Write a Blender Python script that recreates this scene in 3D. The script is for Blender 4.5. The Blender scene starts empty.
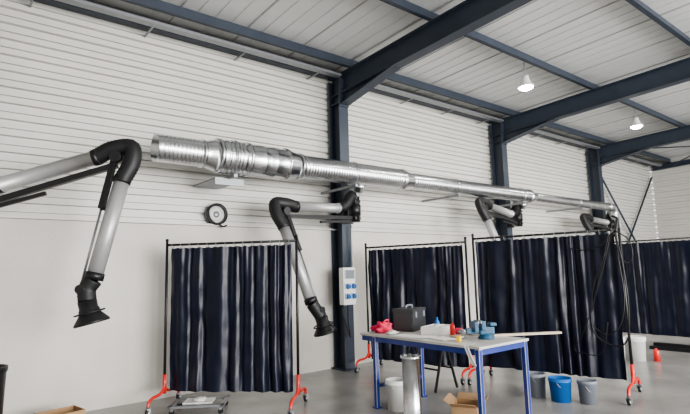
import bpy, bmesh, math, random
from mathutils import Vector, Matrix, noise
random.seed(4)
V=Vector
S=bpy.context.scene
try:
    S.view_settings.look='AgX - Medium High Contrast'
except Exception: pass

# ---------------------------------------------------------------- materials
def mat(name,col,rough=0.6,metal=0.0,var=0.0,vscale=4.0,bump=0.0,bscale=40.0,emit=0.0,coat=0.0,stretch=None,spec=.5):
    m=bpy.data.materials.new(name); m.use_nodes=True
    nt=m.node_tree; b=nt.nodes['Principled BSDF']
    b.inputs['Base Color'].default_value=(*col,1)
    b.inputs['Roughness'].default_value=rough
    b.inputs['Metallic'].default_value=metal
    b.inputs['Specular IOR Level'].default_value=spec
    if coat: b.inputs['Coat Weight'].default_value=coat
    if emit:
        b.inputs['Emission Color'].default_value=(1,0.97,0.9,1); b.inputs['Emission Strength'].default_value=emit
    if var or bump:
        tc=nt.nodes.new('ShaderNodeTexCoord'); mp=nt.nodes.new('ShaderNodeMapping')
        nt.links.new(tc.outputs['Object'],mp.inputs['Vector'])
        if stretch: mp.inputs['Scale'].default_value=stretch
    if var:
        n=nt.nodes.new('ShaderNodeTexNoise'); n.inputs['Scale'].default_value=vscale; n.inputs['Detail'].default_value=6
        nt.links.new(mp.outputs[0],n.inputs['Vector'])
        r=nt.nodes.new('ShaderNodeMapRange'); r.inputs[1].default_value=.3; r.inputs[2].default_value=.7
        nt.links.new(n.outputs['Fac'],r.inputs[0])
        mx=nt.nodes.new('ShaderNodeMix'); mx.data_type='RGBA'
        mx.inputs[6].default_value=(*[c*(1-var) for c in col],1); mx.inputs[7].default_value=(*[min(1,c*(1+var)) for c in col],1)
        nt.links.new(r.outputs[0],mx.inputs[0]); nt.links.new(mx.outputs[2],b.inputs['Base Color'])
    if bump:
        n2=nt.nodes.new('ShaderNodeTexNoise'); n2.inputs['Scale'].default_value=bscale; n2.inputs['Detail'].default_value=4
        nt.links.new(mp.outputs[0],n2.inputs['Vector'])
        bp=nt.nodes.new('ShaderNodeBump'); bp.inputs['Strength'].default_value=bump; bp.inputs['Distance'].default_value=.02
        nt.links.new(n2.outputs['Fac'],bp.inputs['Height']); nt.links.new(bp.outputs[0],b.inputs['Normal'])
    return m
M={}
M['clad']=mat('cladding_white',(.65,.64,.605),.42,var=.04,vscale=1.2)
M['conc']=mat('painted_concrete',(.67,.645,.60),.8,var=.05,vscale=1.5,bump=.15,bscale=30)
M['floor']=mat('concrete_floor',(.30,.295,.285),.26,var=.18,vscale=1.6,bump=.05,bscale=25)
M['ceil']=mat('ceiling_sheet',(.66,.665,.66),.5,var=.03)
M['seam']=mat('seam_grey',(.46,.46,.46),.6)
M['steel']=mat('painted_steel_blue_grey',(.038,.05,.072),.45,var=.1)
M['steel2']=mat('grey_steel',(.30,.31,.33),.4,metal=.5)
M['galv']=mat('galvanised',(.70,.72,.74),.25,metal=1.0,var=.15,vscale=9)
M['alu']=mat('aluminium_tube',(.46,.46,.465),.4,metal=.45)
M['black']=mat('black_plastic',(.012,.012,.014),.4)
M['rubber']=mat('black_rubber',(.014,.014,.016),.5)
M['dark']=mat('dark_inside',(.05,.05,.05),.8)
M['curt']=mat('navy_pvc_curtain',(.0075,.0105,.026),.33,var=.2,vscale=3,bump=.3,bscale=5,stretch=(1,1,.6),spec=.34)
M['red']=mat('red_paint',(.70,.035,.025),.35,coat=.4)
M['blue']=mat('blue_paint',(.010,.035,.24),.35,coat=.4)
M['top']=mat('table_top_ply',(.52,.51,.48),.5,var=.16,vscale=3)
M['white']=mat('white_plastic',(.78,.78,.76),.4)
M['paper']=mat('white_paper',(.82,.82,.8),.8)
M['card']=mat('cardboard',(.42,.27,.15),.85,var=.1)
M['grey']=mat('grey_plastic',(.22,.24,.28),.45)
M['case']=mat('dark_grey_case',(.045,.047,.052),.45)
M['bluep']=mat('blue_plastic',(.02,.15,.48),.35)
M['lblue']=mat('socket_blue',(.04,.15,.42),.4)
M['pink']=mat('pink_cloth',(.75,.05,.12),.8,bump=.5,bscale=20)
M['teal']=mat('vise_blue',(.025,.10,.18),.4,var=.1)
M['cloth']=mat('white_cloth',(.70,.69,.66),.9,bump=.4,bscale=18)
M['yellow']=mat('yellow_plastic',(.75,.5,.03),.5)
M['wood']=mat('light_wood',(.58,.50,.39),.6,var=.12,vscale=3,stretch=(1,8,8))
M['lamp']=mat('lamp_glass',(1,1,1),.4,emit=90)

# ---------------------------------------------------------------- mesh builder
class B:
    def __init__(s,name,origin=(0,0,0)):
        s.name=name; s.o=V(origin); s.bm=bmesh.new(); s.ms=[]
    def mi(s,m):
        if m not in s.ms: s.ms.append(m)
        return s.ms.index(m)
    def face(s,vs,m,sm=False):
        try: f=s.bm.faces.new(vs)
        except ValueError: return None
        f.material_index=s.mi(m); f.smooth=sm; return f
    def box(s,c,size,m,rot=None,bev=0.0):
        c=V(c); hx,hy,hz=[a/2 for a in size]
        R=rot if rot is not None else Matrix.Identity(3)
        vs=[s.bm.verts.new(c+R@V((x*hx,y*hy,z*hz))) for x in(-1,1) for y in(-1,1) for z in(-1,1)]
        fs=[(0,1,3,2),(4,6,7,5),(0,4,5,1),(2,3,7,6),(0,2,6,4),(1,5,7,3)]
        out=[s.face([vs[i] for i in f],m) for f in fs]
        if bev:
            es=list({e for f in out for e in f.edges})
            bmesh.ops.bevel(s.bm,geom=es,offset=bev,segments=2,profile=.7,affect='EDGES')
        return s
    def beam(s,p0,p1,w,h,m,up=(0,0,1)):
        p0=V(p0);p1=V(p1);d=(p1-p0);L=d.length;d.normalize();u=V(up)
        sd=d.cross(u)
        if sd.length<1e-4: sd=V((1,0,0))
        sd.normalize();u=sd.cross(d)
        R=Matrix((d,sd,u)).transposed()
        return s.box((p0+p1)/2,(L,w,h),m,R)
    def ibeam(s,p0,p1,w,h,m,up=(0,0,1),t=.015):
        p0=V(p0);p1=V(p1);d=(p1-p0).normalized();u=V(up);sd=d.cross(u).normalized();u=sd.cross(d)
        s.beam(p0+u*(h/2-t/2),p1+u*(h/2-t/2),w,t,m,up); s.beam(p0-u*(h/2-t/2),p1-u*(h/2-t/2),w,t,m,up)
        s.beam(p0,p1,t,h-2*t,m,up); return s
    def rings(s,rs,m,caps=True,closed=False,sm=True):
        vr=[[s.bm.verts.new(p) for p in r] for r in rs]; n=len(vr[0])
        K=len(vr); 
        for i in range(K-1+(1 if closed else 0)):
            a=vr[i];b=vr[(i+1)%K]
            for j in range(n): s.face([a[j],a[(j+1)%n],b[(j+1)%n],b[j]],m,sm)
        if caps and not closed:
            s.face(vr[0][::-1],m); s.face(vr[-1],m)
        return s
    def lathe(s,p,axis,prof,m,seg=24,caps=True,sm=True):
        p=V(p);a=V(axis).normalized();x=a.orthogonal().normalized();y=a.cross(x)
        rs=[[p+a*h+(x*math.cos(2*math.pi*k/seg)+y*math.sin(2*math.pi*k/seg))*r for k in range(seg)] for h,r in prof]
        return s.rings(rs,m,caps,sm=sm)
    def cyl(s,p0,p1,r,m,r1=None,seg=16):
        p0=V(p0);p1=V(p1);return s.lathe(p0,p1-p0,[(0,r),((p1-p0).length,r if r1 is None else r1)],m,seg)
    def path(s,pts,r,m,seg=10,sub=8,rib=0.0,ribn=1,smooth=True):
        pts=[V(p) for p in pts]
        if smooth and len(pts)>2:
            q=[pts[0]*2-pts[1]]+pts+[pts[-1]*2-pts[-2]];o=[]
            for i in range(1,len(q)-2):
                for k in range(sub):
                    t=k/sub;a,b,c,d=q[i-1],q[i],q[i+1],q[i+2]
                    o.append(.5*((2*b)+(c-a)*t+(2*a-5*b+4*c-d)*t*t+(3*b-a-3*c+d)*t**3))
            o.append(pts[-1]);pts=o
        rs=[];u=None
        for i,p in enumerate(pts):
            d=(pts[min(i+1,len(pts)-1)]-pts[max(i-1,0)]).normalized()
            if u is None: u=d.orthogonal().normalized()
            else:
                u=(u-d*u.dot(d)); u.normalize()
            w=d.cross(u); rr=r+(rib if (i//ribn)%2 else 0)
            rs.append([p+(u*math.cos(2*math.pi*k/seg)+w*math.sin(2*math.pi*k/seg))*rr for k in range(seg)])
        return s.rings(rs,m)
    def torus(s,c,axis,R,r,m,seg=32,ns=8):
        c=V(c);a=V(axis).normalized();x=a.orthogonal().normalized();y=a.cross(x);rs=[]
        for k in range(seg):
            t=2*math.pi*k/seg;d=x*math.cos(t)+y*math.sin(t)
            rs.append([c+d*(R+r*math.cos(2*math.pi*j/ns))+a*r*math.sin(2*math.pi*j/ns) for j in range(ns)])
        return s.rings(rs,m,closed=True)
    def grid(s,fn,nu,nv,m,sm=True):
        g=[[s.bm.verts.new(fn(i/nu,j/nv)) for j in range(nv+1)] for i in range(nu+1)]
        for i in range(nu):
            for j in range(nv): s.face([g[i][j],g[i+1][j],g[i+1][j+1],g[i][j+1]],m,sm)
        return s
    def blob(s,c,size,m,amp=.25,fr=3.0,seed=0,nu=28,nv=16):
        c=V(c);rs=[]
        for j in range(1,nv):
            th=math.pi*j/nv;r=[]
            for k in range(nu):
                ph=2*math.pi*k/nu
                d=V((math.sin(th)*math.cos(ph),math.sin(th)*math.sin(ph),-math.cos(th)))
                f=1+amp*noise.noise(d*fr+V((seed,seed*2,0)))*2
                z=d.z*size[2]/2*f
                r.append(c+V((d.x*size[0]/2*f,d.y*size[1]/2*f,max(z,-size[2]*.42))))
            rs.append(r)
        return s.rings(rs,m)
    def done(s):
        bmesh.ops.recalc_face_normals(s.bm,faces=s.bm.faces)
        for v in s.bm.verts: v.co-=s.o
        me=bpy.data.meshes.new(s.name);s.bm.to_mesh(me);s.bm.free()
        for m in s.ms: me.materials.append(M[m])
        o=bpy.data.objects.new(s.name,me);o.location=s.o;S.collection.objects.link(o);return o
def rz(a): return Matrix.Rotation(a,3,'Z')

X0,X1=-5.0,19.7; YW=7.0; YF=-9.0
COLX=[.1,5.3,10.1,14.9]
rs=.03
def zr(y): return 4.70+rs*(6.8-y)       # rafter underside
def zc(y): return zr(y)+.36+.17         # ceiling underside

# ---------------------------------------------------------------- shell
b=B('floor'); b.box(((X0+X1)/2,(YW+YF)/2,-.1),(X1-X0+.6,YW-YF+.6,.2),'floor'); b.done()
b=B('wall_back')
b.box(((X0+X1)/2,YW+.14,1.15),(X1-X0,.1,2.3),'conc')
xs=[X0,.1,5.3,10.1,14.9,X1]
for a,c in zip(xs[:-1],xs[1:]):
    b.box(((a+c)/2,YW+.06,1.16),(c-a-.004,.2,2.32),'conc')
b.done()
b=B('trim_cladding_back')
prof=[];z=2.33
while z<5.25:
    prof+=[(YW,z),(YW,z+.062),(YW+.03,z+.066),(YW+.03,z+.074),(YW,z+.078),(YW,z+.145),(YW+.055,z+.152),(YW+.055,z+.182),(YW,z+.19)]
    z+=.2
def cl(axis,c0,c1,base):
    n=len(prof)
    for i in range(n-1):
        (d0,z0),(d1,z1)=prof[i],prof[i+1]
        if axis=='x': p=[(c0,d0,z0),(c1,d0,z0),(c1,d1,z1),(c0,d1,z1)]
        else: p=[(base+d0-YW,c0,z0),(base+d0-YW,c1,z0),(base+d1-YW,c1,z1),(base+d1-YW,c0,z1)]
        b.face([b.bm.verts.new(q) for q in p],'clad')
cl('x',X0,X1,0)
b.box(((X0+X1)/2,YW-.045,2.335),(X1-X0,.11,.025),'clad')
b.box(((X0+X1)/2,YW+.1,5.25),(X1-X0,.05,.5),'clad')
b.done()
b=B('wall_right'); b.box((X1+.1,(YW+YF)/2,1.16),(.2,YW-YF,2.32),'conc')
cl('y',YF,YW,X1)
b.box((X1+.14,(YW+YF)/2,4.2),(.08,YW-YF,3.8),'clad'); b.done()
b=B('wall_left'); b.box((X0-.1,(YW+YF)/2,2.9),(.2,YW-YF,5.8),'clad'); b.done()
b=B('ceiling')
v=lambda x,y,z:b.bm.verts.new((x,y,z))
for (dz) in (0,.1):
    b.face([v(X0,YW+.1,zc(YW)+dz),v(X1,YW+.1,zc(YW)+dz),v(X1,YF,zc(YF)+dz),v(X0,YF,zc(YF)+dz)],'ceil')
x=X0+.3
k=0
while x<X1:
    if k%4==0: b.beam((x,YW,zc(YW)-.006),(x,YF,zc(YF)-.006),.022,.012,'seam')
    else: b.beam((x,YW,zc(YW)-.003),(x,YF,zc(YF)-.003),.03,.006,'ceil')
    x+=.25;k+=1
b.done()

# portal frames
for cx in COLX:
    b=B('steel_portal_frame',(cx,YW,0)); yc=6.78;h=.30;w=.20
    b.box((cx,yc-h/2+.0075,2.5),(w,.015,5.0),'steel'); b.box((cx,yc+h/2-.0075,2.5),(w,.015,5.0),'steel'); b.box((cx,yc,2.5),(.012,h-.03,5.0),'steel')
    b.box((cx,yc,.012),(.3,.42,.024),'steel')
    b.ibeam((cx,6.93,zr(6.93)+.18),(cx,YF,zr(YF)+.18),.19,.36,'steel')
    ya,yb=6.63,5.3
    t=b.bm.verts.new
    for sx in(-.006,.006):
        b.face([t((cx+sx,ya,zr(ya)+.01)),t((cx+sx,yb,zr(yb)+.01)),t((cx+sx,ya,zr(ya)-.2))],'steel')
    b.beam((cx,ya,zr(ya)-.2),(cx,yb,zr(yb)),.19,.015,'steel')
    b.box((cx,ya-.01,zr(ya)+.02),(.2,.03,.5),'steel')
    b.box((cx+.05,yc,zr(yc)-.15),(.09,h-.03,.015),'steel');b.box((cx-.05,yc,zr(yc)-.15),(.09,h-.03,.015),'steel')
    for q in(-.06,.06):
        for zz in(-.1,.05,.2): b.cyl((cx+q,ya-.04,zr(ya)+zz),(cx+q,ya-.02,zr(ya)+zz),.014,'steel',seg=6)
    b.done()
b=B('gable_frame',(19.6,YW,0))
b.ibeam((19.6,6.9,zr(6.9)+.28),(19.6,YF,zr(YF)+.28),.12,.16,'steel')
b.box((19.6,2.0,2.5),(.12,.12,5.0),'steel');b.box((19.6,-3.0,2.5),(.12,.12,5.0),'steel');b.done()
for y in (6.35,4.5,2.6,.7,-1.2,-3.1,-5,-7):
    b=B('roof_purlin',(0,y,zr(y)+.36))
    z=zr(y)+.362
    b.box(((X0+X1)/2,y,z+.08),(X1-X0,.012,.16),'steel');b.box(((X0+X1)/2,y+.03,z+.156),(X1-X0,.07,.008),'steel');b.box(((X0+X1)/2,y-.03,z+.004),(X1-X0,.07,.008),'steel')
    b.done()
b=B('eave_beam',(0,6.9,5.05)); b.box(((X0+X1)/2,6.9,5.07),(X1-X0,.14,.012),'steel');b.box(((X0+X1)/2,6.9,5.19),(X1-X0,.14,.012),'steel');b.box(((X0+X1)/2,6.93,5.13),(X1-X0,.012,.12),'steel')
b.done()
b=B('cable_tray',(0,6.5,5.0))
for sa,sb in zip(COLX[:-1]+[14.9],COLX[1:]+[19.5]):
    sa+=.12;sb-=.12
    b.box(((sa+sb)/2,6.58,4.985),(sb-sa,.12,.008),'steel2')
    for s_ in(-1,1): b.box(((sa+sb)/2,6.58+.06*s_,5.005),(sb-sa,.006,.04),'steel2')
    b.path([(sa,6.56,5.0),(sb,6.56,5.0)],.012,'black',smooth=False)
    for i in range(4):
        xx=sa+.4+i*(sb-sa-.8)/3; b.beam((xx,6.58,4.985),(xx,6.99,4.985),.025,.02,'steel2')
sa,sb=X0,-.02
b.box(((sa+sb)/2,6.58,4.985),(sb-sa,.12,.008),'steel2')
for s_ in(-1,1): b.box(((sa+sb)/2,6.58+.06*s_,5.005),(sb-sa,.006,.04),'steel2')
for i in range(4): b.beam((sa+.4+i*1.3,6.58,4.985),(sa+.4+i*1.3,6.99,4.985),.025,.02,'steel2')
b.done()
b=B('cross_bracing',(17,6.85,2.5))
b.cyl((15.03,6.86,4.65),(19.45,6.86,.4),.03,'steel');b.cyl((15.03,6.91,.4),(19.45,6.91,4.65),.03,'steel');b.done()
b=B('roof_bracing',(17,4,5))
b.cyl((15.05,6.2,zr(6.2)+.2),(19.45,2.7,zr(2.7)+.2),.018,'steel');b.cyl((15.05,2.7,zr(2.7)+.25),(19.45,6.2,zr(6.2)+.25),.018,'steel');b.done()

# ---------------------------------------------------------------- duct
b=B('ventilation_duct',(1.92,6.2,3.18)); DY,DZ=6.15,3.18
pr=[]
def seg(x0,x1,r0,r1=None,rib=0,step=.05):
    r1=r0 if r1 is None else r1;n=max(1,int((x1-x0)/step));
    for i in range(n+1):
        t=i/n;r=r0+(r1-r0)*t;xx=x0+(x1-x0)*t
        if rib and 0<i<n:
            pr.extend([(xx-.008,r),(xx,r+rib),(xx+.008,r)])
        else: pr.append((xx,r))
def band(x,r): pr.extend([(x-.02,r),(x-.018,r+.014),(x+.018,r+.014),(x+.02,r)])
pr.extend([(.5,.15),(.0,.165),(0,.176),(.012,.176)])
seg(.02,.58,.172,rib=.006,step=.05); band(.6,.174); seg(.63,.80,.174,.222); band(.82,.222)
seg(.86,1.2,.224,rib=.008,step=.055); band(1.24,.224); seg(1.27,1.82,.224,rib=.003,step=.14); band(1.85,.224); seg(1.88,2.08,.222,.182); band(2.1,.182)
seg(2.14,4.2,.174,rib=.006,step=.05); band(4.24,.176); seg(4.28,4.42,.174,.146)
seg(4.46,8.2,.142,rib=.005,step=.06)
band(8.24,.144); seg(8.3,8.45,.142,.105); seg(8.5,12.1,.102,rib=.004,step=.09); band(12.15,.102)
b.lathe((1.92,DY,DZ),(1,0,0),pr,'galv',seg=40,caps=True)
b.lathe((2.2,DY,DZ),(1,0,0),[(0,.148),(.01,.148)],'dark',seg=24)
b.path([(14.05,DY,DZ),(14.3,DY,DZ),(14.42,DY,DZ-.12),(14.42,DY,DZ-.3)],.1,'galv',seg=16)
for cx in (5.3,10.1):
    b.lathe((cx-.02,DY+.03,DZ-.02),(.15,.5,-.85),[(0,.09),(.14,.09),(.145,.1),(.18,.1),(.185,.085),(.26,.085)],'galv',seg=18)
for x,r in ((2.95,.245),(5.05,.195),(7.6,.16),(9.85,.16),(12.4,.118),):
    b.lathe((x-.02,DY,DZ),(1,0,0),[(0,r),(.04,r)],'galv',seg=28)
    b.beam((x,DY-.12,DZ-r-.02),(x,6.985,DZ-r-.02),.05,.04,'steel2')
b.box((2.95,6.6,DZ-.285),(.42,.76,.02),'steel2');b.box((2.95,6.22,DZ-.325),(.42,.02,.09),'steel2')
b.done()

# ---------------------------------------------------------------- extraction arms
def arm(root,elb,hj,hood,takeoff=None,hdir=(0.15,-.1,-1)):
    root,elb,hj=V(root),V(elb),V(hj)
    b=B('fume_extraction_arm',tuple(root)); 
    b.box((root.x,6.605,root.z),(.24,.045,.42),'black',bev=.01)
    yb=6.6
    b.beam((root.x,yb,root.z+.14),(root.x,root.y-.08,root.z+.14),.12,.05,'black');b.beam((root.x,yb,root.z-.14),(root.x,root.y-.08,root.z-.14),.12,.05,'black')
    b.cyl(root+V((0,0,-.2)),root+V((0,0,.22)),.085,'black',seg=20)
    b.cyl(root+V((0,0,-.09)),root+V((0,0,.09)),.1,'black',seg=20)
    d1=(elb-root).normalized();d2=(hj-elb).normalized()
    up=V((0,0,1));s1=d1.cross(up).normalized();dn=-(s1.cross(d1)).normalized()
    a=root+d1*.08+V((0,0,.05));t0=root+d1*.34-dn*.03;t1=elb-d1*.20-dn*.05
    b.path([root+V((0,0,.2)),root+V((0,0,.24))+d1*.08,root+d1*.2-dn*.1,t0],.085,'rubber',seg=16,sub=10,rib=.006,ribn=1)
    b.lathe(t0,t1-t0,[(0,.088),(.06,.088),(.062,.078),((t1-t0).length-.07,.078),((t1-t0).length-.068,.088),((t1-t0).length,.088)],'alu',seg=22)
    b.lathe(t0,t1-t0,[(0,.09),(.055,.09)],'black',seg=22)
    b.lathe(t1,t0-t1,[(0,.09),(.055,.09)],'black',seg=22)
    q0=root+d1*.1+dn*.13;q1=elb-d1*.04+dn*.09
    b.beam(q0,q1,.06,.06,'black',up=-dn); b.beam(q0+dn*.055,q0+d1*.7+dn*.055,.035,.04,'black',up=-dn)
    out2=(d1-d2*d1.dot(d2)).normalized()
    u0=elb+out2*.10+d2*.24;u1=hj-d2*.10+out2*.07
    mid=elb+(out2-d2).normalized()*.15
    b.path([t1-d1*.02,elb-dn*.09-d1*.05,mid,elb+out2*.15+d2*.06,u0+d2*.02],.085,'rubber',seg=20,sub=12,rib=.007,ribn=1)
    b.cyl(elb-s1*.07-V((0,0,.02))-out2*.02,elb+s1*.07-V((0,0,.02))-out2*.02,.06,'black',seg=20)
    L=(u1-u0).length;dd=(u1-u0).normalized()
    b.lathe(u0,dd,[(0,.078),(L,.078)],'alu',seg=22)
    b.lathe(u0,dd,[(0,.09),(.055,.09)],'black',seg=22);b.lathe(u1,-dd,[(0,.09),(.07,.09)],'black',seg=22)
    v0=elb-out2*.04;v1=v0+d2*(L*.55)
    b.beam(v0,v1,.055,.055,'black',up=out2);b.cyl(v1,hj-out2*.04,.012,'steel2',seg=8)
    b.beam(v1,v1+out2*.09,.03,.03,'black',up=d2)
    hd=V(hdir).normalized();h0=V(hood)
    b.cyl(hj-s1*.10,hj+s1*.10,.045,'black',seg=16)
    b.path([u1,hj+out2*.03,h0-hd*.02],.082,'rubber',seg=18,sub=10,rib=.006,ribn=1)
    b.lathe(h0,hd,[(-.03,.088),(.05,.086),(.06,.096),(.1,.10),(.17,.155),(.185,.165),(.2,.162),(.19,.15),(.12,.1),(.11,.03)],'black',seg=28)
    p0=hd.orthogonal().normalized()
    b.torus(h0+hd*.09,hd,.135,.009,'black',seg=26)
    for sg in(-1,1):
        p=p0*sg
        b.beam(h0+hd*.09+p*.08,h0+hd*.09+p*.135,.02,.02,'black')
    if takeoff:
        b.path([V(takeoff),V(takeoff)*.5+(root+V((0,-.0,.35)))*.5+V((.03,0,.03)),root+V((0,0,.36)),root+V((0,0,.22))],.086,'alu',seg=16,sub=12,rib=.006,ribn=1)
    return b.done()
arm((.1,6.45,2.47),(1.36,5.53,2.88),(1.07,5.50,1.50),(1.10,5.46,1.36),hdir=(.22,-.1,-1))
arm((5.3,6.4,2.62),(3.80,6.22,2.52),(4.0,5.68,1.10),(4.03,5.64,.98),takeoff=(5.32,6.28,2.96),hdir=(.25,-.1,-1))
arm((10.1,6.4,2.72),(8.45,6.12,2.84),(8.7,5.7,1.4),(8.74,5.66,1.27),takeoff=(10.12,6.28,2.97))
arm((14.75,6.4,2.75),(13.0,6.25,2.76),(13.2,5.8,1.4),(13.23,5.76,1.27),takeoff=(14.42,6.17,2.92))

# round wall fitting
b=B('round_wall_vent',(3.07,6.95,2.49))
b.lathe((3.07,6.995,2.49),(0,-1,0),[(0,.145),(.09,.145),(.095,.13),(.03,.125)],'grey',seg=32)
b.torus((3.07,6.90,2.49),(0,-1,0),.142,.018,'black')
b.torus((3.09,6.89,2.50),(0.1,-1,0.1),.152,.009,'black')
b.lathe((3.07,6.98,2.49),(0,-1,0),[(0,.128),(.07,.128),(.072,.02)],'white',seg=28)
b.lathe((3.07,6.91,2.49),(0,-1,0),[(0,.05),(.012,.045),(.014,.01)],'steel2',seg=20)
b.path([(3.1,6.9,2.35),(3.16,6.87,2.31),(3.22,6.88,2.33)],.012,'black')
b.done()

# electric panel on column
b=B('electrical_socket_panel',(5.2,6.5,1.4))
cx,cy=5.17,6.49
b.box((cx,cy,1.37),(.25,.12,.60),'white',bev=.012)
b.box((cx,cy-.065,1.56),(.2,.02,.15),'grey',bev=.006)
for i in range(2):
    for j in range(2):
        c=V((cx-.06+.12*i,cy-.06,1.37-.16*j))
        b.box(c+V((0,-.01,0)),(.09,.03,.10),'lblue',bev=.008); b.lathe(c+V((0,-.02,0)),(0,-1,-.25),[(0,.036),(.04,.036),(.045,.03)],'lblue',seg=16)
b.box((cx+.09,6.59,1.40),(.1,.06,.5),'steel2')
b.path([(cx,cy,1.05),(cx+.02,cy+.03,.8),(cx+.06,cy+.03,.55),(cx-.1,cy+.0,.9),(cx-.08,cy,1.06)],.012,'black')
b.path([(cx+.1,cy,1.66),(cx+.17,6.56,1.8),(cx+.17,6.56,2.38)],.014,'steel2')
b.done()

# ---------------------------------------------------------------- welding screens
def screen(P0,P1,zt=2.0,feet=True,seed=0,zb=.16,c0=.05,c1=.97,amp=.030,nf=9):
    P0=V((*P0,0));P1=V((*P1,0));d=(P1-P0);L=d.length;d.normalize();n=V((-d.y,d.x,0))
    b=B('welding_curtain_screen',tuple(P0))
    for p in(P0,P1):
        b.cyl(p+V((0,0,.2)),p+V((0,0,zt+.05)),.017,'black',seg=12)
        b.lathe(p+V((0,0,zt+.05)),(0,0,1),[(0,.021),(.02,.021),(.03,.01)],'black',seg=12)
        if feet:
            for s_ in(-1,1):
                b.path([p+V((0,0,.30)),p+V((0,0,.24))+n*s_*.02,p+n*s_*.11+V((0,0,.185)),p+n*s_*.28+V((0,0,.18)),p+n*s_*.36+V((0,0,.15)),p+n*s_*.38+V((0,0,.10))],.0185,'red',seg=10)
                w=p+n*s_*.38
                b.cyl(w+V((0,0,.085)),w+V((0,0,.125)),.014,'steel2')
                b.box(w+V((0,0,.078)),(.035,.05,.012),'steel2')
                b.cyl(w+d*-.014+V((0,0,.04)),w+d*.014+V((0,0,.04)),.04,'rubber',seg=20)
                b.cyl(w+d*-.018+V((0,0,.04)),w+d*.018+V((0,0,.04)),.018,'white',seg=14)
                for q in(-1,1): b.box(w+d*q*.021+V((0,0,.058)),(.02,.02,.05),'steel2')
            b.cyl(p+V((0,0,.17)),p+V((0,0,.40)),.023,'red',seg=12)
    b.cyl(P0+V((0,0,zt)),P1+V((0,0,zt)),.016,'black',seg=12)
    rnd=random.Random(seed); ph=[rnd.random()*6.28 for _ in range(8)]
    ztop=zt-.04
    def fn(u,v):
        h=v; x=(c0+(c1-c0)*u)*L
        uu=u+.045*math.sin(7*u+ph[0])+.02*math.sin(17*u+ph[5])
        a=amp*(.5+.5*h)*(.25+.9*abs(math.sin(3.3*u*2+ph[1])))
        wob=.5*math.sin(2.5*h+ph[3]+7*u)+1.4*noise.noise(V((u*5,h*1.6,seed*3)))
        sn=math.sin(2*math.pi*nf*uu+ph[2]+wob)
        f=a*sn
        f+=.008*math.sin(2*math.pi*nf*2.3*uu+ph[4]+1.2*h)*(1-.6*h)
        f+=.04*noise.noise(V((u*6,h*2.5,seed)))+.016*noise.noise(V((u*13,h*9,seed+5)))
        x+=.010*math.cos(2*math.pi*nf*uu+ph[2])*h
        z=ztop+(zb-ztop)*v - .010*math.sin(math.pi*u*nf*2)**2*(1-v)
        return P0+d*x+n*f+V((0,0,z))
    b.grid(fn,nf*22,46,'curt')
    for i in range(14):
        u=(i+.2)/(13.4);x=(c0+(c1-c0)*u)*L
        b.torus(P0+d*x+V((0,0,zt-.018)),d,.03,.004,'steel2',seg=14,ns=6)
    return b
screen((2.20,6.45),(3.37,5.22),seed=1,nf=8,zb=.2,c0=.03,c1=.96).done()
screen((5.60,6.5),(6.10,4.78),seed=2,nf=8,c0=.03).done()
b=screen((6.15,4.68),(6.60,2.78),zt=2.04,seed=3,nf=9,zb=.2,c0=.02)
px=V((6.55,2.95,0))
def drape(pts,r=.007): b.path([px+V(p) for p in pts],r,'black',seg=8,sub=10)
drape([(-.08,-.1,2.0),(-.1,-.02,1.7),(-.12,.12,1.2),(-.1,.2,.9),(-.08,.05,.75),(-.06,-.12,.85),(-.05,-.2,1.2),(-.04,-.17,1.7),(.0,-.16,2.03)])
drape([(-.05,-.15,2.02),(-.1,-.0,1.85),(-.1,.25,1.80),(-.08,.5,1.88),(-.05,.7,2.0)])
drape([(-.07,-.17,2.0),(-.1,-.24,1.6),(-.1,-.26,1.1),(-.08,-.2,.7),(-.08,-.02,.62),(-.12,.18,.8),(-.1,.15,1.3),(-.06,-.05,1.8),(-.03,-.16,2.05)],.009)
drape([(-.05,-.14,2.1),(-.13,.04,1.4),(-.14,.3,.75),(-.16,.42,.55),(-.14,.33,.5),(-.1,.1,.52),(-.1,0,.9)],.006)
drape([(-.05,-.16,2.03),(-.02,-.3,1.9),(-.02,-.33,1.7),(-.03,-.25,1.62),(-.05,-.18,1.8),(-.05,-.16,2.0)],.007)
b.path([px+V((-.05,-.16,1.95)),px+V((0,-.17,2.1)),px+V((.03,-.17,2.18)),px+V((0.05,-.1,2.22))],.014,'black')
b.box(px+V((.05,-.17,2.11)),(.05,.05,.12),'steel2',bev=.005)
b.done()
screen((12.1,5.5),(12.1,3.68),zt=2.12,seed=5,nf=7,zb=.08,c0=.02,c1=.99,amp=.02).done()
screen((12.1,3.6),(12.1,1.7),zt=2.12,seed=6,nf=7,zb=.08,c0=.02,c1=.99,amp=.02).done()
screen((12.1,1.6),(12.1,-.2),zt=2.12,seed=7,nf=7,zb=.08,c0=.02,c1=.99,amp=.02).done()

# ---------------------------------------------------------------- work table
b=B('work_table',(4.5,3.95,0))
tx0,tx1,ty0,ty1,th=4.05,4.90,3.08,4.86,.85
b.box(((tx0+tx1)/2,(ty0+ty1)/2,th-.0125),(tx1-tx0,ty1-ty0,.025),'top',bev=.003)
for x in(tx0+.035,tx1-.035):
    b.box((x,(ty0+ty1)/2,th-.055),(.04,ty1-ty0-.04,.06),'blue')
    for y in(ty0+.04,ty1-.24): b.box((x,y,(th-.03)/2),(.05,.05,th-.03),'blue',bev=.004); b.box((x,y,.006),(.08,.08,.012),'blue')
for y in(ty0+.04,ty1-.04,(ty0+ty1)/2): b.box(((tx0+tx1)/2,y,th-.055),(tx1-tx0-.1,.04,.06),'blue')
for y in(ty1-.24,): b.box(((tx0+tx1)/2,y,.25),(tx1-tx0-.1,.035,.035),'blue')
b.done()
Z=th+.001
b=B('tool_case',(4.7,4.6,Z)); R=rz(.35);tc=V((4.66,4.60,Z))
b.box(tc+V((0,0,.115)),(.40,.28,.23),'case',R,bev=.02); b.box(tc+V((0,0,.25)),(.41,.29,.05),'case',R,bev=.015)
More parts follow.
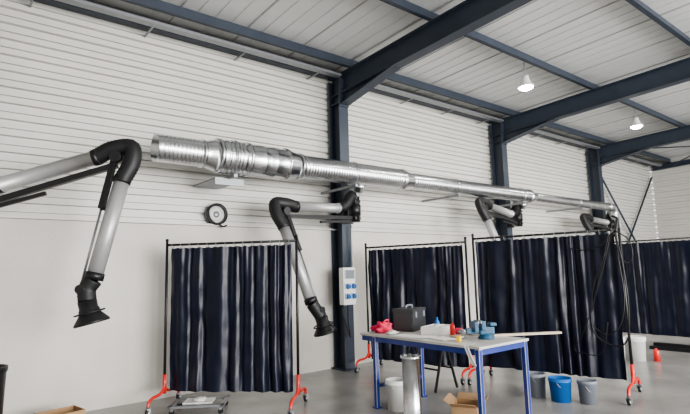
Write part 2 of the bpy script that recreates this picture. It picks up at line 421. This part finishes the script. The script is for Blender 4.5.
c=tc+V((0,0,.275)); b.path([c+R@V((-.09,0,0)),c+R@V((-.08,0,.03)),c+R@V((.08,0,.03)),c+R@V((.09,0,0))],.012,'grey')
for q in(-.12,.12): b.box(tc+V((0,0,.2))+R@V((q,-.145,0)),(.04,.015,.07),'grey',R)
b.done()
b=B('pink_cloth_bag',(4.25,4.6,Z)); b.blob((4.25,4.66,Z+.055),(.24,.24,.13),'pink',.3,2.6,3); b.path([(4.2,4.63,Z+.10),(4.22,4.58,Z+.15),(4.29,4.60,Z+.15),(4.32,4.66,Z+.10)],.01,'pink'); b.blob((4.20,4.44,Z+.02),(.14,.12,.04),'cloth',.3,3,9); b.done()
b=B('white_parts_tray',(4.6,4.1,Z)); R=rz(.3);c=V((4.6,4.08,Z))
b.box(c+V((0,0,.006)),(.36,.26,.012),'white',R)
for s_,sz in(((.18,0),(.01,.26)),((-.18,0),(.01,.26)),((0,.13),(.36,.01)),((0,-.13),(.36,.01))): b.box(c+R@V((s_[0],s_[1],.045)),(sz[0],sz[1],.09),'white',R)
b.blob(c+V((.02,0,.06)),(.24,.16,.08),'cloth',.3,3,8); b.done()
b=B('paper_sheets',(4.25,4.2,Z))
for i,(x,y,a) in enumerate(((4.22,4.2,.2),(4.26,4.0,.6),(4.28,3.72,-.2))): b.box((x,y,Z+.002+.002*i),(.21,.297,.002),'paper',rz(a))
b.done()
b=B('crumpled_rag',(4.8,3.7,Z)); b.blob((4.78,3.68,Z+.04),(.18,.18,.09),'cloth',.3,3,5); b.done()
b=B('red_cloth',(4.75,3.92,Z)); b.blob((4.74,3.88,Z+.03),(.12,.10,.07),'pink',.25,3,15);b.done()
b=B('red_spray_can',(4.55,3.85,Z)); b.lathe((4.53,3.80,Z),(0,0,1),[(0,.03),(.11,.03),(.125,.022),(.128,.012),(.145,.012)],'red',seg=18); b.done()
b=B('bench_vise',(4.62,3.42,Z)); R=rz(2.55); c=V((4.60,3.40,Z))
P=lambda x,y,z:c+R@V((x,y,z))
b.lathe(c,(0,0,1),[(0,.085),(.02,.085),(.03,.07),(.05,.065)],'teal',seg=24)
b.box(P(0,0,.085),(.16,.10,.08),'teal',R,bev=.015)
b.box(P(.045,0,.14),(.05,.15,.10),'teal',R,bev=.012)
b.box(P(-.07,0,.15),(.07,.10,.035),'teal',R,bev=.01)
b.box(P(.14,0,.085),(.16,.06,.055),'teal',R,bev=.008)
b.box(P(.125,0,.13),(.045,.15,.11),'teal',R,bev=.012)
b.box(P(.072,0,.18),(.008,.15,.03),'steel2',R);b.box(P(.100,0,.18),(.008,.15,.03),'steel2',R)
b.cyl(P(.14,0,.085),P(.27,0,.085),.016,'steel2');b.cyl(P(.25,0,.085),P(.285,0,.085),.024,'steel2')
b.cyl(P(.268,-.10,.07),P(.268,.10,.10),.008,'steel2')
for q in(-1,1): b.lathe(P(.268,q*.10,.085+q*.015),R@V((0,q,0)),[(-.01,.01),(0,.014),(.01,.01)],'steel2',seg=12)
b.done()
b=B('wooden_straightedge',(5.1,3.2,Z)); b.beam((4.78,3.44,Z+.012),(5.46,3.03,Z+.012),.06,.022,'wood');b.done()
b=B('measuring_tape',(4.2,3.5,Z)); b.box((4.22,3.46,Z+.03),(.07,.04,.06),'yellow',rz(.4),bev=.01); b.done()
b=B('hammer',(4.46,3.6,Z)); b.cyl((4.40,3.74,Z+.018),(4.42,3.58,Z+.018),.012,'wood'); b.cyl((4.38,3.57,Z+.02),(4.46,3.57,Z+.02),.018,'steel2'); b.done()
b=B('small_bottle',(4.86,4.25,Z)); b.lathe((4.84,4.30,Z),(0,0,1),[(0,.03),(.1,.032),(.13,.012),(.16,.012)],'bluep',seg=16); b.done()
b=B('hanging_cloth_strip',(4.03,3.15,.8))
b.grid(lambda u,v:V((4.03-.012*math.sin(v*3)-.006*math.sin(u*7) if v>.3 else 4.03+(.3-v)*.5,3.19+.05*u- (.12*(v-.3) if v>.3 else 0),Z+.006 if v<=.3 else Z+.006-(v-.3)*.26)),8,24,'cloth'); b.done()

# ---------------------------------------------------------------- floor items
def bucket(name,x,y,r,h,m,lid=None,handle=True):
    b=B(name,(x,y,0))
    b.lathe((x,y,0),(0,0,1),[(0,r*.86),(h*.85,r*.98),(h*.86,r*1.05),(h*.9,r*1.05),(h*.91,r),(h,r*1.02),(h,r*.97)]+([(h*.2,r*.82)] if not lid else []),m,seg=28)
    if lid: b.lathe((x,y,h),(0,0,1),[(-.03,r*1.06),(.008,r*1.06),(.014,r*1.0),(.006,r*.95),(.006,.02)],lid,seg=28)
    if handle:
        b.path([(x+r*1.03*math.cos(t),y-.03-.05*math.sin(t),h*.86-.09*math.sin(t)-.0) for t in [i*math.pi/8 for i in range(9)]],.004,'steel2',seg=6,sub=3)
    return b.done()
bucket('white_bucket',4.20,4.40,.125,.34,'white')
bucket('grey_bucket',5.88,3.64,.12,.28,'grey')
bucket('blue_bucket',5.88,3.32,.13,.27,'bluep')
bucket('grey_bucket',6.0,3.05,.105,.25,'grey',lid='grey')
bucket('white_bucket',8.85,3.98,.165,.40,'white',lid='white')
bucket('white_bucket',9.2,3.78,.15,.38,'white',lid='white')
b=B('red_can',(9.3,3.5,0)); b.lathe((9.32,3.52,0),(0,0,1),[(0,.05),(.16,.05),(.18,.04),(.19,.02),(.21,.02)],'red',seg=20); b.done()
b=B('steel_cylinder',(3.8,3.74,0))
b.lathe((3.8,3.76,0),(0,0,1),[(0,.11),(.015,.11),(.02,.09),(.70,.09),(.705,.105),(.725,.105),(.73,.075),(.60,.073),(.6,.02)],'galv',seg=32)
for k in range(8): b.cyl((3.8+.098*math.cos(k*.785),3.76+.098*math.sin(k*.785),.726),(3.8+.098*math.cos(k*.785),3.76+.098*math.sin(k*.785),.735),.006,'steel2',seg=8)
b.done()
def cbox(x,y,sx,sy,h,a,flaps=True):
    b=B('cardboard_box',(x,y,0));R=rz(a);c=V((x,y,0))
    b.box(c+V((0,0,.004)),(sx,sy,.008),'card',R)
    for s_ in(-1,1):
        b.box(c+R@V((s_*sx/2,0,h/2)),(.006,sy,h),'card',R); b.box(c+R@V((0,s_*sy/2,h/2)),(sx,.006,h),'card',R)
        if flaps:
            b.beam(c+R@V((s_*sx/2,0,h)),c+R@V((s_*(sx/2+.09),0,h+.05)),sy,.005,'card'); b.beam(c+R@V((0,s_*sy/2,h)),c+R@V((0,s_*(sy/2+.08),h+.06)),sx,.005,'card')
    return b.done()
cbox(4.36,3.52,.32,.26,.2,.5); cbox(1.05,6.35,.40,.3,.19,.2,False)
b=B('black_bin',(.30,5.85,0)); 
b.lathe((.30,5.82,0),(0,0,1),[(0,.17),(.05,.18),(.75,.2),(.77,.212),(.81,.212),(.81,.19),(.3,.16)],'black',seg=28); b.done()
b=B('wheeled_dolly',(2.45,6.0,0)); R=rz(-.6);c=V((2.48,6.02,0))
for s_ in(-1,1):
    b.box(c+R@V((s_*.30,0,.095)),(.04,.44,.025),'steel2',R); b.box(c+R@V((0,s_*.20,.095)),(.64,.04,.025),'steel2',R)
    for t in(-1,1):
        p=c+R@V((s_*.28,t*.18,.03)); b.cyl(p+R@V((0,-.013,0)),p+R@V((0,.013,0)),.03,'rubber',seg=18); b.box(p+V((0,0,.035)),(.03,.04,.04),'steel2',R)
b.box(c+V((0,0,.095)),(.04,.40,.025),'steel2',R)
b.box(c+R@V((0,-.02,.115)),(.34,.24,.014),'white',R); b.blob(c+R@V((0,-.02,.135)),(.16,.14,.04),'cloth',.2,3,2)
b.done()
b=B('black_steel_profiles',(10.66,3.5,0))
for i,(a,c) in enumerate((((10.6,4.1,.03),(10.6,2.5,.03)),((10.75,4.0,.03),(10.78,2.4,.03)),((10.66,4.05,.09),(10.70,2.4,.09)))): b.beam(a,c,.08,.06,'black')
b.done()
b=B('folding_trestle',(5.4,4.9,0))
b.beam((5.3,4.55,.7),(5.3,5.25,.7),.06,.05,'black')
for y in(4.6,5.2):
    for s_ in(-1,1): b.beam((5.3,y,.7),(5.3+s_*.22,y,.0+.012),.03,.02,'black')
for s_ in(-1,1): b.beam((5.3+s_*.13,4.6,.28),(5.3+s_*.13,5.2,.28),.02,.02,'black')
b.done()

# ---------------------------------------------------------------- lamps
def lamp(x,y,z):
    b=B('high_bay_lamp',(x,y,z)); zt=zr(y)+.36
    b.cyl((x,y,z+.2),(x,y,zt),.008,'steel2',seg=8)
    b.lathe((x,y,z),(0,0,1),[(0,.13),(.02,.135),(.03,.13),(.07,.09),(.16,.06),(.2,.055),(.21,.02)],'white',seg=28)
    b.lathe((x,y,z),(0,0,1),[(-.03,.08),(-.012,.115),(.0,.12)],'lamp',seg=28)
    b.done()
    l=bpy.data.lights.new('high_bay_light','AREA');l.shape='DISK';l.size=.22;l.energy=40;l.color=(1,.96,.9)
    o=bpy.data.objects.new('high_bay_light',l);o.location=(x,y,z-.05);S.collection.objects.link(o)
lamp(7.62,4.5,4.66);lamp(12.1,4.5,4.7);lamp(2.2,.7,4.7);lamp(7.4,.7,4.7);lamp(12,-1.2,4.7)

def area(name,loc,target,sx,sy,e,col=(1,1,1)):
    l=bpy.data.lights.new(name,'AREA');l.shape='RECTANGLE';l.size=sx;l.size_y=sy;l.energy=e;l.color=col
    o=bpy.data.objects.new(name,l);o.location=loc;o.rotation_euler=(V(target)-V(loc)).to_track_quat('-Z','Y').to_euler();S.collection.objects.link(o)
area('daylight_door_front',(5,-8,2.4),(5,7,1.6),7,3.8,1800,(1,.98,.95))
area('daylight_door_side',(14,-8,2.4),(11,7,1.8),5,3.8,850,(1,.99,.97))
w=bpy.data.worlds.new('World');S.world=w;w.use_nodes=True
w.node_tree.nodes['Background'].inputs[0].default_value=(.98,.985,1,1);w.node_tree.nodes['Background'].inputs[1].default_value=1.6

# ---------------------------------------------------------------- camera
al=math.radians(51.5);pt=math.radians(7.4);ro=math.radians(1.5)
fh=V((math.cos(al),math.sin(al),0));rt=V((math.sin(al),-math.cos(al),0))
f=fh*math.cos(pt)+V((0,0,1))*math.sin(pt);up=rt.cross(f)
r2=rt*math.cos(ro)-up*math.sin(ro);u2=up*math.cos(ro)+rt*math.sin(ro)
cam=bpy.data.cameras.new('camera');cam.sensor_width=36;cam.lens=500/690*36
co=bpy.data.objects.new('camera',cam);S.collection.objects.link(co)
m4=Matrix((r2,u2,-f)).transposed().to_4x4();m4.translation=V((0,0,1.6));co.matrix_world=m4
S.camera=co
